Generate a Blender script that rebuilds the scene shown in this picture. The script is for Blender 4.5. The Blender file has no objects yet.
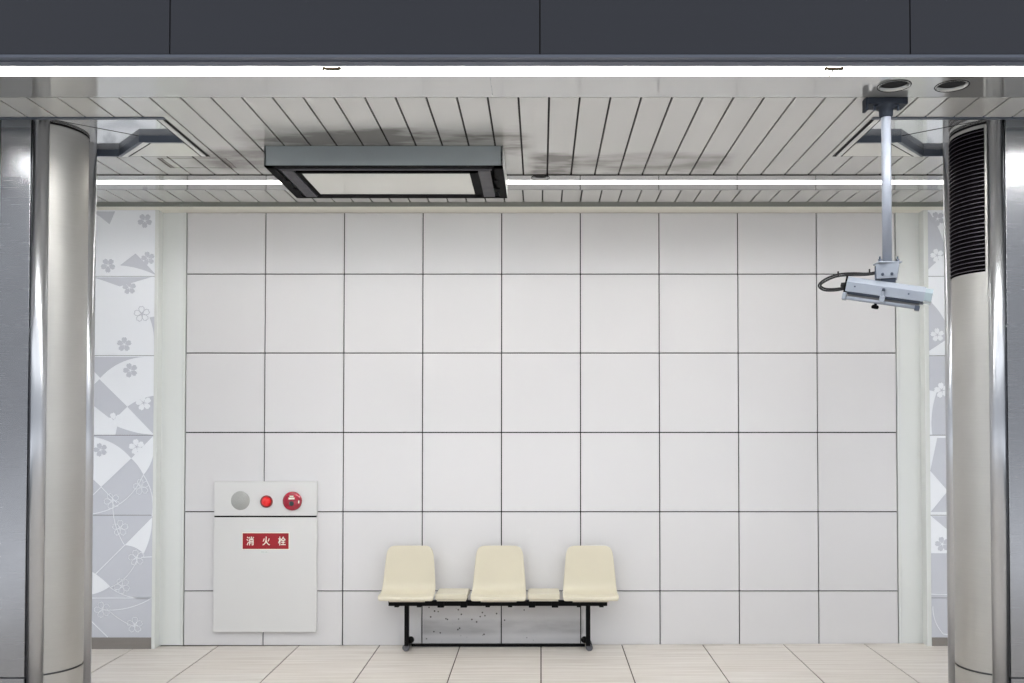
import bpy, bmesh, math, random
from mathutils import Vector, Matrix
random.seed(7)
S = bpy.context.scene
COL = S.collection
PI = math.pi

# ------------------------------------------------------------------ camera
EYE = 1.585                       # eye height above the floor at the wall
FPX = 930.0
PITCH = math.radians(1.3)
cd = bpy.data.cameras.new('camera')
cam = bpy.data.objects.new('camera', cd)
COL.objects.link(cam)
cd.sensor_fit = 'HORIZONTAL'
cd.sensor_width = 36.0
cd.lens = FPX / 1024 * 36.0
cd.shift_x = -(541 - 512) / 1024
cd.shift_y = (436 - FPX * math.tan(PITCH) - 341.5) / 1024
cd.clip_start = 0.05
cam.location = (0, 0, EYE)
cam.rotation_euler = (PI / 2 + PITCH, 0, 0)
S.camera = cam

# ------------------------------------------------------------------ world, exposure
w = bpy.data.worlds.new('world')
S.world = w
w.use_nodes = True
wn = w.node_tree
for n in list(wn.nodes):
    wn.nodes.remove(n)
wo = wn.nodes.new('ShaderNodeOutputWorld')
wb = wn.nodes.new('ShaderNodeBackground')
wt = wn.nodes.new('ShaderNodeTexCoord')
ws = wn.nodes.new('ShaderNodeSeparateXYZ')
wr = wn.nodes.new('ShaderNodeValToRGB')
wm = wn.nodes.new('ShaderNodeMapRange')
wm.inputs['From Min'].default_value = -1
wm.inputs['From Max'].default_value = 1
wn.links.new(wt.outputs['Generated'], ws.inputs[0])
wn.links.new(ws.outputs['Z'], wm.inputs['Value'])
wn.links.new(wm.outputs[0], wr.inputs[0])
wn.links.new(wr.outputs[0], wb.inputs['Color'])
wn.links.new(wb.outputs[0], wo.inputs['Surface'])
cr = wr.color_ramp
STOPS = [(0.0, (.10, .10, .11)), (0.405, (.12, .13, .14)), (0.425, (1.7, 1.76, 1.86)), (0.462, (1.7, 1.76, 1.86)), (0.482, (.26, .28, .32)),
         (0.53, (.24, .25, .28)), (0.565, (.8, .83, .88)), (0.60, (.26, .28, .31)), (0.63, (.28, .30, .33)), (0.68, (2.1, 2.16, 2.24)), (0.80, (.9, .92, .95)), (1.0, (.5, .52, .55))]
cr.elements[0].position = STOPS[0][0]
cr.elements[0].color = (*STOPS[0][1], 1)
cr.elements[1].position = STOPS[-1][0]
cr.elements[1].color = (*STOPS[-1][1], 1)
for p, c in STOPS[1:-1]:
    e = cr.elements.new(p)
    e.color = (*c, 1)
wb.inputs['Strength'].default_value = 0.95

vs = S.view_settings
vs.view_transform = 'Standard'
vs.look = 'None'
vs.gamma = 1.0
vs.use_curve_mapping = False
vs.exposure = 0.32
TUBE_FRONT = 52.0
TUBE_REAR = 20.0


# ------------------------------------------------------------------ materials
def srgb(r, g, b):
    def f(c):
        c /= 255.0
        return c / 12.92 if c <= .04045 else ((c + .055) / 1.055) ** 2.4
    return (f(r), f(g), f(b), 1)


def mat(name, rgb, rough=.5, metal=0.0, ior=1.5, coat=0.0, vary=0.0, scale=(4, 4, 4), emit=0, bump=0.0, rvary=0.0, aniso=0.0):
    m = bpy.data.materials.new(name)
    m.use_nodes = True
    t = m.node_tree
    b = t.nodes['Principled BSDF']
    c = srgb(*rgb)
    b.inputs['Base Color'].default_value = c
    b.inputs['Roughness'].default_value = rough
    b.inputs['Metallic'].default_value = metal
    b.inputs['IOR'].default_value = ior
    b.inputs['Coat Weight'].default_value = coat
    b.inputs['Coat Roughness'].default_value = .05
    if aniso:
        b.inputs['Anisotropic'].default_value = aniso
    if emit:
        b.inputs['Emission Color'].default_value = (1, .985, .965, 1)
        b.inputs['Emission Strength'].default_value = emit
    if vary or bump or rvary:
        tc = t.nodes.new('ShaderNodeTexCoord')
        mp = t.nodes.new('ShaderNodeMapping')
        mp.inputs['Scale'].default_value = scale
        nz = t.nodes.new('ShaderNodeTexNoise')
        nz.inputs['Scale'].default_value = 1
        nz.inputs['Detail'].default_value = 4
        t.links.new(tc.outputs['Object'], mp.inputs[0])
        t.links.new(mp.outputs[0], nz.inputs['Vector'])
        if vary:
            mx = t.nodes.new('ShaderNodeMix')
            mx.data_type = 'RGBA'
            mx.inputs['A'].default_value = tuple(x * (1 - vary) for x in c[:3]) + (1,)
            mx.inputs['B'].default_value = tuple(min(1, x * (1 + vary)) for x in c[:3]) + (1,)
            t.links.new(nz.outputs['Fac'], mx.inputs['Factor'])
            t.links.new(mx.outputs['Result'], b.inputs['Base Color'])
        if rvary:
            mr = t.nodes.new('ShaderNodeMapRange')
            mr.inputs['To Min'].default_value = max(.02, rough - rvary)
            mr.inputs['To Max'].default_value = rough + rvary
            t.links.new(nz.outputs['Fac'], mr.inputs['Value'])
            t.links.new(mr.outputs[0], b.inputs['Roughness'])
        if bump:
            bp = t.nodes.new('ShaderNodeBump')
            bp.inputs['Strength'].default_value = bump
            bp.inputs['Distance'].default_value = .002
            t.links.new(nz.outputs['Fac'], bp.inputs['Height'])
            t.links.new(bp.outputs[0], b.inputs['Normal'])
    return m


M = {}
M['joint'] = mat('dark_joint', (34, 31, 31), .9, ior=1.1)
M['joint_ceil'] = mat('dark_ceiling_gap', (16, 15, 15), .9)
M['trim'] = mat('white_enamel_trim', (226, 229, 226), .25, ior=1.5, vary=.02)
M['side_panel'] = mat('greenish_white_panel', (229, 232, 230), .22, ior=1.5, vary=.02, scale=(3, 3, .6))
M['flower_white'] = mat('pattern_white', (247, 250, 255), .25, ior=1.5, vary=.01)
M['flower_grey'] = mat('pattern_grey', (206, 209, 217), .25, ior=1.5, vary=.01)
M['baseboard'] = mat('grey_baseboard', (134, 129, 124), .5, vary=.1, scale=(2, 2, 60))
M['strip'] = mat('polished_cream_metal', (203, 204, 202), .06, metal=.6, ior=1.9, vary=.02, scale=(1.5, 1.5, 1))
M['coffer_lid'] = mat('coffer_polished_lid', (232, 235, 238), .07, metal=.7, ior=1.9)
M['soffit'] = mat('cream_soffit', (242, 239, 226), .35)
M['edge'] = mat('olive_grey_trim', (112, 115, 108), .4)
M['beam'] = mat('slate_beam', (23, 27, 40), .55, vary=.06, scale=(3, 3, 40))
M['beam_low'] = mat('slate_beam_flange', (84, 90, 104), .45, vary=.05, scale=(3, 30, 30))
M['slate'] = mat('slate_metal', (152, 160, 162), .35, metal=.3, vary=.05, scale=(6, 6, 6))
M['coffer_frame'] = mat('coffer_slate_frame', (84, 92, 104), .3, metal=.3)
M['frame_dark'] = mat('dark_frame', (8, 8, 10), .6, ior=1.12, vary=.2, scale=(20, 20, 20))
M['frame_grey'] = mat('dusty_grey_louvre', (100, 100, 104), .7, ior=1.15, vary=.2, scale=(14, 14, 14))
M['diff_panel'] = mat('cream_gloss_panel', (236, 236, 228), .1, metal=.3, ior=1.7, vary=.02)
M['fixture'] = mat('white_fixture', (238, 238, 236), .4)
M['tube_f'] = mat('fluorescent_tube_front', (255, 255, 255), .3, emit=TUBE_FRONT)
M['tube_r'] = mat('fluorescent_tube_rear', (255, 255, 255), .3, emit=TUBE_REAR)
M['clip'] = mat('dark_bronze_clip', (20, 17, 10), .7, ior=1.1)
M['black'] = mat('black_paint', (10, 10, 12), .4, ior=1.2, vary=.2, scale=(10, 10, 10))
M['rubber'] = mat('black_rubber', (26, 26, 29), .6)
M['seat'] = mat('cream_plastic', (217, 210, 189), .38, ior=1.45, vary=.02, scale=(5, 5, 5))
M['cream_dull'] = mat('cream_bracket', (214, 208, 190), .4)
M['cabinet'] = mat('cabinet_grey_white', (222, 222, 221), .35, vary=.012, scale=(3, 3, 3))
M['spk'] = mat('perforated_grey', (172, 173, 170), .5, vary=.25, scale=(220, 220, 220))
M['red_lamp'] = mat('red_lens', (240, 16, 22), .12, ior=1.5, coat=.5)
M['red_rim'] = mat('dark_red_rim', (128, 14, 24), .3, coat=.3)
M['red_alarm'] = mat('crimson_plastic', (158, 22, 48), .22, coat=.5)
M['sign_red'] = mat('sign_red', (158, 26, 36), .4)
M['sign_white'] = mat('sign_white', (250, 246, 232), .5)
M['alarm_dark'] = mat('alarm_button_dark', (46, 60, 62), .3)
M['pole'] = mat('pale_blue_grey_paint', (146, 152, 164), .3, vary=.02)
M['cctv'] = mat('cctv_grey_paint', (146, 153, 164), .35, vary=.02)
M['cctv_dark'] = mat('cctv_dark_metal', (70, 78, 92), .35, metal=.3)  # darker grey metal of the camera body, brackets and bolts
M['steel_rod'] = mat('polished_steel', (190, 192, 196), .28, metal=1.0, vary=.03, scale=(1, 1, 4))
M['plate_dark'] = mat('dark_slate_plate', (44, 49, 58), .5, ior=1.2)
M['grille_dark'] = mat('grille_void', (10, 8, 11), .9, ior=1.05)
M['grille_slat'] = mat('grille_slat', (92, 88, 94), .4, metal=.8)
M['lens_dark'] = mat('downlight_dark', (20, 22, 27), .9)
M['steel_back'] = mat('dark_core_steel', (120, 121, 124), .4, metal=1.0)  # dark grey steel of the column core
M['groove'] = mat('groove_black', (14, 12, 14), .9)


def brushed(name, rgb, rough, hz=True, warm=0):
    """stainless steel with fine brushing running across or up the sheet"""
    m = mat(name, rgb, rough, metal=1.0)
    t = m.node_tree
    b = t.nodes['Principled BSDF']
    tc = t.nodes.new('ShaderNodeTexCoord')
    mp = t.nodes.new('ShaderNodeMapping')
    mp.inputs['Scale'].default_value = (4, 4, 260) if hz else (160, 160, 3)
    nz = t.nodes.new('ShaderNodeTexNoise')
    nz.inputs['Scale'].default_value = 1
    nz.inputs['Detail'].default_value = 3
    mr = t.nodes.new('ShaderNodeMapRange')
    mr.inputs['To Min'].default_value = rough * .75
    mr.inputs['To Max'].default_value = rough * 1.35
    t.links.new(tc.outputs['Object'], mp.inputs[0])
    t.links.new(mp.outputs[0], nz.inputs['Vector'])
    t.links.new(nz.outputs['Fac'], mr.inputs['Value'])
    t.links.new(mr.outputs[0], b.inputs['Roughness'])
    # large mottling, wear of the sheet
    n2 = t.nodes.new('ShaderNodeTexNoise')
    n2.inputs['Scale'].default_value = 3.5
    n2.inputs['Detail'].default_value = 5
    t.links.new(tc.outputs['Object'], n2.inputs['Vector'])
    mx = t.nodes.new('ShaderNodeMix')
    mx.data_type = 'RGBA'
    c = srgb(*rgb)
    mx.inputs['A'].default_value = tuple(x * .88 for x in c[:3]) + (1,)
    mx.inputs['B'].default_value = tuple(min(1, x * 1.08) for x in c[:3]) + (1,)
    t.links.new(n2.outputs['Fac'], mx.inputs['Factor'])
    t.links.new(mx.outputs['Result'], b.inputs['Base Color'])
    bp = t.nodes.new('ShaderNodeBump')
    bp.inputs['Strength'].default_value = .0
    bp.inputs['Distance'].default_value = .001
    t.links.new(nz.outputs['Fac'], bp.inputs['Height'])
    t.links.new(bp.outputs[0], b.inputs['Normal'])
    return m


M['steel_panel'] = brushed('brushed_steel_front', (156, 157, 160), .24)
M['steel_skin'] = brushed('satin_steel_skin', (192, 191, 187), .46)


class NG:
    """tiny helper for arithmetic node graphs"""
    def __init__(s, m):
        s.t = m.node_tree
        s.b = s.t.nodes['Principled BSDF']
        s.tc = s.t.nodes.new('ShaderNodeTexCoord')
        sp = s.t.nodes.new('ShaderNodeSeparateXYZ')
        s.t.links.new(s.tc.outputs['Object'], sp.inputs[0])
        s.x, s.y, s.z = sp.outputs

    def put(s, sock, v):
        if isinstance(v, (int, float)):
            sock.default_value = v
        else:
            s.t.links.new(v, sock)

    def m(s, op, a, b=0.0, c=0.0):
        n = s.t.nodes.new('ShaderNodeMath')
        n.operation = op
        for i, v in enumerate((a, b, c)):
            s.put(n.inputs[i], v)
        return n.outputs[0]

    def ss(s, v, lo, hi, a=0.0, b=1.0):
        n = s.t.nodes.new('ShaderNodeMapRange')
        n.interpolation_type = 'SMOOTHSTEP'
        s.put(n.inputs['Value'], v)
        n.inputs['From Min'].default_value = lo
        n.inputs['From Max'].default_value = hi
        n.inputs['To Min'].default_value = a
        n.inputs['To Max'].default_value = b
        return n.outputs[0]

    def noise(s, scale, detail=4, rough=.5):
        mp = s.t.nodes.new('ShaderNodeMapping')
        mp.inputs['Scale'].default_value = scale
        s.t.links.new(s.tc.outputs['Object'], mp.inputs[0])
        n = s.t.nodes.new('ShaderNodeTexNoise')
        n.inputs['Scale'].default_value = 1
        n.inputs['Detail'].default_value = detail
        n.inputs['Roughness'].default_value = rough
        s.t.links.new(mp.outputs[0], n.inputs['Vector'])
        return n.outputs['Fac']

    def mix(s, f, a, b):
        n = s.t.nodes.new('ShaderNodeMix')
        n.data_type = 'RGBA'
        s.put(n.inputs['Factor'], f)
        for k, v in (('A', a), ('B', b)):
            if isinstance(v, tuple):
                n.inputs[k].default_value = v
            else:
                s.t.links.new(v, n.inputs[k])
        return n.outputs['Result']

    def box(s, x0, x1, y0, y1, soft, ax=None, ay=None):
        ax = ax or s.x
        ay = ay or s.y
        a = s.m('MULTIPLY', s.ss(ax, x0 - soft, x0 + soft), s.ss(ax, x1 - soft, x1 + soft, 1, 0))
        b = s.m('MULTIPLY', s.ss(ay, y0 - soft, y0 + soft), s.ss(ay, y1 - soft, y1 + soft, 1, 0))
        return s.m('MULTIPLY', a, b)


# glazed wall panels, with smudges, painted-in seat shade and specks low under the bench
m = mat('glazed_wall_tile', (226, 226, 228), .3, ior=1.5)
g = NG(m)
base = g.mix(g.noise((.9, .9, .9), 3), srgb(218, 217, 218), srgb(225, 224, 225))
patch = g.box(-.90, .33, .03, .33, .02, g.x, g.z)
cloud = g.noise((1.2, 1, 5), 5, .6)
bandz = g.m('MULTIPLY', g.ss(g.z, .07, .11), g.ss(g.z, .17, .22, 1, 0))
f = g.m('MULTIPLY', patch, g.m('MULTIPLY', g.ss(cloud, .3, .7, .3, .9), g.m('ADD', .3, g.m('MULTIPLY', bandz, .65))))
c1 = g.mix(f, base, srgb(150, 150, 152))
v = g.t.nodes.new('ShaderNodeTexVoronoi')
v.inputs['Scale'].default_value = 24
g.t.links.new(g.tc.outputs['Object'], v.inputs['Vector'])
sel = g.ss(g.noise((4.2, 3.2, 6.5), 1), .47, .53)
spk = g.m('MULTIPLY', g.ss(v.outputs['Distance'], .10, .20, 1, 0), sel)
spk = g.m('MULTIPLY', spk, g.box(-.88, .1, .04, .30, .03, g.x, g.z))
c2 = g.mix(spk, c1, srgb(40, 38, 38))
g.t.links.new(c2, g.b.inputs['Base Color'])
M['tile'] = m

# floor: pale stone tiles with fine streaks across
m = mat('streaked_floor_tile', (214, 206, 194), .38, ior=1.45)
g = NG(m)
n1 = g.noise((1.3, 34, 1), 5, .6)
n2 = g.noise((.9, 2.0, 1), 3)
row = g.m('FLOOR', g.m('DIVIDE', g.y, .3))
colid = g.m('FLOOR', g.m('DIVIDE', g.x, .609))
rnd = g.m('FRACT', g.m('MULTIPLY', g.m('SINE', g.m('ADD', g.m('MULTIPLY', row, 12.9), g.m('MULTIPLY', colid, 78.2))), 43758.5))
ca = g.mix(g.ss(n1, .30, .70), srgb(201, 193, 184), srgb(228, 223, 217))
cb = g.mix(g.m('MULTIPLY', rnd, .22), ca, srgb(208, 196, 180))
cc = g.mix(g.m('MULTIPLY', n2, .25), cb, srgb(228, 222, 211))
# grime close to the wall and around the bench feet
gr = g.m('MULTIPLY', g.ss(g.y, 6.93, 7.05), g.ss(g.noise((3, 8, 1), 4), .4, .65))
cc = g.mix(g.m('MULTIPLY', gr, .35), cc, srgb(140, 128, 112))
g.t.links.new(cc, g.b.inputs['Base Color'])
M['floor'] = m
M['floor_joint'] = mat('floor_joint', (84, 74, 66), .9)

# ceiling planks: satin metal, sooty smudges round the diffuser and the downlight
m = mat('satin_plank', (193, 192, 186), .20, metal=.3, ior=1.6)
g = NG(m)
base = g.mix(g.noise((1.2, .8, 1), 3), srgb(206, 206, 202), srgb(214, 214, 210))
wob = g.noise((2.4, 5, 1), 5, .6)
yy = g.m('ADD', g.y, g.m('MULTIPLY', g.m('SUBTRACT', wob, .5), .32))
xx = g.m('ADD', g.x, g.m('MULTIPLY', g.m('SUBTRACT', g.noise((3, 2, 1), 3), .5), .25))
s1 = g.box(-1.74, -.10, 5.22, 5.62, .09, g.x, yy)           # in front of the diffuser
s2 = g.box(-2.10, -1.62, 5.58, 5.98, .10, xx, yy)           # left of it
s3 = g.box(-.05, 1.15, 5.66, 6.0, .09, xx, yy)              # right of it
s4 = g.box(-.06, .16, 5.62, 6.14, .07, xx, yy)
band = g.ss(g.noise((1.6, 5.5, 1), 4, .6), .36, .62)
soot = g.m('ADD', g.m('MULTIPLY', s1, .85), g.m('MULTIPLY', s2, .65))
soot = g.m('ADD', soot, g.m('MULTIPLY', s3, .5))
soot = g.m('ADD', soot, g.m('MULTIPLY', s4, .8))
soot = g.m('MULTIPLY', soot, g.m('ADD', .35, g.m('MULTIPLY', band, .8)))
cc = g.mix(g.m('MINIMUM', soot, .7), base, srgb(92, 84, 78))
g.t.links.new(cc, g.b.inputs['Base Color'])
M['plank'] = m


# ------------------------------------------------------------------ geometry helpers
def tag(o, label=None, cat=None, group=None, kind=None):
    if label:
        o['label'] = label
    if cat:
        o['category'] = cat
    if group:
        o['group'] = group
    if kind:
        o['kind'] = kind
    return o


def empty(name, loc=(0, 0, 0), rot=(0, 0, 0)):
    o = bpy.data.objects.new(name, None)
    o.empty_display_size = .1
    o.location = loc
    o.rotation_euler = rot
    COL.objects.link(o)
    return o


class MB:
    """collects shapes into one mesh"""
    def __init__(s):
        s.bm = bmesh.new()
        s.mi = 0

    def box(s, x0, x1, y0, y1, z0, z1, mi=0, bev=0.0):
        r = bmesh.ops.create_cube(s.bm, size=1, matrix=Matrix.Translation(((x0 + x1) / 2, (y0 + y1) / 2, (z0 + z1) / 2)) @ Matrix.Diagonal((x1 - x0, y1 - y0, z1 - z0, 1)))
        vs_ = r['verts']
        fs = {f for v_ in vs_ for f in v_.link_faces}
        for f in fs:
            f.material_index = mi
        if bev:
            es = {e for v_ in vs_ for e in v_.link_edges}
            rr = bmesh.ops.bevel(s.bm, geom=list(es), offset=bev, segments=2, affect='EDGES', profile=.6)
            for f in rr['faces']:
                f.material_index = mi
                f.smooth = True
        return s

    def prism(s, pts, y0, y1, mi=0, axis='Y'):
        """extrude a 2D polygon; axis Y: pts are (x,z); axis Z: pts are (x,y); axis X: pts are (y,z)"""
        def P(p, t):
            if axis == 'Y':
                return (p[0], t, p[1])
            if axis == 'Z':
                return (p[0], p[1], t)
            return (t, p[0], p[1])
        a = [s.bm.verts.new(P(p, y0)) for p in pts]
        b = [s.bm.verts.new(P(p, y1)) for p in pts]
        n = len(pts)
        fs = [s.bm.faces.new(a), s.bm.faces.new(b[::-1])]
        for i in range(n):
            fs.append(s.bm.faces.new((a[i], b[i], b[(i + 1) % n], a[(i + 1) % n])))
        for f in fs:
            f.material_index = mi
        return s

    def tube(s, path, r, seg=12, mi=0, caps=True, closed=False):
        pts = [Vector(p) for p in path]
        rs = r if isinstance(r, (list, tuple)) else [r] * len(pts)
        rings = []
        up = None
        for i, p in enumerate(pts):
            a = pts[max(0, i - 1)]
            b = pts[min(len(pts) - 1, i + 1)]
            d = (b - a).normalized()
            if up is None:
                up = Vector((0, 0, 1)) if abs(d.z) < .9 else Vector((0, 1, 0))
            u = (up - d * up.dot(d)).normalized()
            v_ = d.cross(u)
            up = u
            rings.append([s.bm.verts.new(p + (u * math.cos(t) + v_ * math.sin(t)) * rs[i]) for t in [2 * PI * k / seg for k in range(seg)]])
        for i in range(len(rings) - 1):
            for k in range(seg):
                f = s.bm.faces.new((rings[i][k], rings[i][(k + 1) % seg], rings[i + 1][(k + 1) % seg], rings[i + 1][k]))
                f.material_index = mi
                f.smooth = True
        if caps:
            for rg in (rings[0][::-1], rings[-1]):
                f = s.bm.faces.new(rg)
                f.material_index = mi
        return s

    def lathe(s, prof, origin, axis, seg=32, mi=0, smooth=True):
        """prof: list of (radius, distance along axis)"""
        d = Vector(axis).normalized()
        u = Vector((0, 0, 1)) if abs(d.z) < .9 else Vector((1, 0, 0))
        u = (u - d * u.dot(d)).normalized()
        v_ = d.cross(u)
        o = Vector(origin)
        rings = []
        for r, h in prof:
            if r < 1e-6:
                rings.append([s.bm.verts.new(o + d * h)])
            else:
                rings.append([s.bm.verts.new(o + d * h + (u * math.cos(t) + v_ * math.sin(t)) * r) for t in [2 * PI * k / seg for k in range(seg)]])
        for a, b in zip(rings, rings[1:]):
            for k in range(seg):
                q = []
                for vv in ((a[k % len(a)]), (a[(k + 1) % seg % len(a)]), (b[(k + 1) % seg % len(b)]), (b[k % len(b)])):
                    if vv not in q:
                        q.append(vv)
                if len(q) > 2:
                    f = s.bm.faces.new(q)
                    f.material_index = mi
                    f.smooth = smooth
        return s

    def build(s, name, mats, parent=None, recalc=True):
        if recalc:
            bmesh.ops.recalc_face_normals(s.bm, faces=s.bm.faces[:])
        me = bpy.data.meshes.new(name)
        s.bm.to_mesh(me)
        s.bm.free()
        for k in (mats if isinstance(mats, (list, tuple)) else [mats]):
            me.materials.append(M[k] if isinstance(k, str) else k)
        o = bpy.data.objects.new(name, me)
        COL.objects.link(o)
        if parent:
            o.parent = parent
        return o


def struct(o):
    o['kind'] = 'structure'
    return o


# ------------------------------------------------------------------ the setting
XL, XR = -5.6, 5.6
WALL_Y = 7.06
CEIL = 3.31
SLOPE = .022                                   # the floor falls gently away from the wall


def floor_z(y):
    return -(WALL_Y - y) * SLOPE


# floor: rows of 0.609 x 0.3 tiles, cross joints hairline
b = MB()
zf = [floor_z(-1), floor_z(8)]
b.prism([(-1, zf[0] - .10), (8, zf[1] - .10), (8, zf[1] - .004), (-1, zf[0] - .004)], XL, XR, 1, 'X')
k = -10
while k * .609 < XR:
    x0, x1 = max(XL, k * .609 + .0042), min(XR, (k + 1) * .609 - .0042)
    if x1 > x0:
        off = 0
        y1 = WALL_Y - .002
        while y1 > -.95:
            y0 = y1 - .3
            b.prism([(y0 + .0007, floor_z(y0) - .004), (y1 - .0007, floor_z(y1) - .004), (y1 - .0007, floor_z(y1)), (y0 + .0007, floor_z(y0))], x0, x1, 0, 'X')
            y1 = y0
    k += 1
for v_ in b.bm.verts:                          # slight cross fall, higher on the right
    v_.co.z += .0037 * (v_.co.x + 2.7)
struct(b.build('floor', ['floor', 'floor_joint']))

# back wall: nine columns of square panels between the two side pilasters
ZJ = [0.002, .413, 1.011, 1.612, 2.216, 2.819, 3.29]
b = MB()
b.box(-2.70, 2.70, 7.075, 7.30, -.05, 3.40, 1)
b.box(-2.70, 2.70, 7.056, 7.30, -.05, .0035, 2)
GAP = .0040
for c in range(9):
    for r in range(6):
        x0, x1 = -2.7 + .6 * c, -2.1 + .6 * c
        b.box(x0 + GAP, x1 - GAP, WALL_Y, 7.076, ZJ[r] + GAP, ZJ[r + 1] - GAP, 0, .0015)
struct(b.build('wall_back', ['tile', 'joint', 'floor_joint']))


def flower(b, cx, cz, r, y, mi, rot=0.0, outline=False, w=.004):
    """five-petalled blossom lying on the panel face"""
    for k in range(5):
        a = rot + 2 * PI * k / 5 + PI / 2
        pts = []
        for (t, d) in ((.10, 0), (.42, -.30), (.75, -.34), (.98, -.16), (.90, 0), (.98, .16), (.75, .34), (.42, .30)):
            pts.append((cx + r * (t * math.cos(a) - d * math.sin(a)), cz + r * (t * math.sin(a) + d * math.cos(a))))
        if outline:
            for i in range(len(pts)):
                line(b, [pts[i], pts[(i + 1) % len(pts)]], y, mi, w)
        else:
            b.prism(pts, y, y + .003, mi)
    if outline:
        disc = [(cx + r * .1 * math.cos(t), cz + r * .1 * math.sin(t)) for t in [k * PI / 4 for k in range(8)]]
        b.prism(disc, y, y + .003, mi)


def line(b, pts, y, mi, w=.005):
    for p, q in zip(pts, pts[1:]):
        d = Vector((q[0] - p[0], q[1] - p[1]))
        if d.length < 1e-6:
            continue
        d.normalize()
        n = Vector((-d.y, d.x)) * w / 2
        e = d * w * .3
        b.prism([(p[0] - n.x - e.x, p[1] - n.y - e.y), (q[0] - n.x + e.x, q[1] - n.y + e.y), (q[0] + n.x + e.x, q[1] + n.y + e.y), (p[0] + n.x - e.x, p[1] + n.y - e.y)], y, y + .003, mi)


def arc(p, q, bulge, n=10):
    """points from p to q bowed sideways by bulge (fraction of the length)"""
    p, q = Vector(p), Vector(q)
    d = q - p
    nn = Vector((-d.y, d.x)) * bulge
    return [tuple(p + d * t + nn * 4 * t * (1 - t)) for t in [i / n for i in range(n + 1)]]


WY = 6.98                                      # face of the patterned side walls


SHIFT = [0.0]                                  # the pattern repeats along the wall


def U(x, y):
    """a point read off the side panels, in metres on their face (133.2 units to the metre)"""
    return ((x - 541) / 133.2 + (.008 if x < 541 else 0) + SHIFT[0], EYE + (435.2 - y) / 133.2)


JZ = [.079, .375, .992, 1.591, 2.189, 2.788, 3.29]


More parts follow.
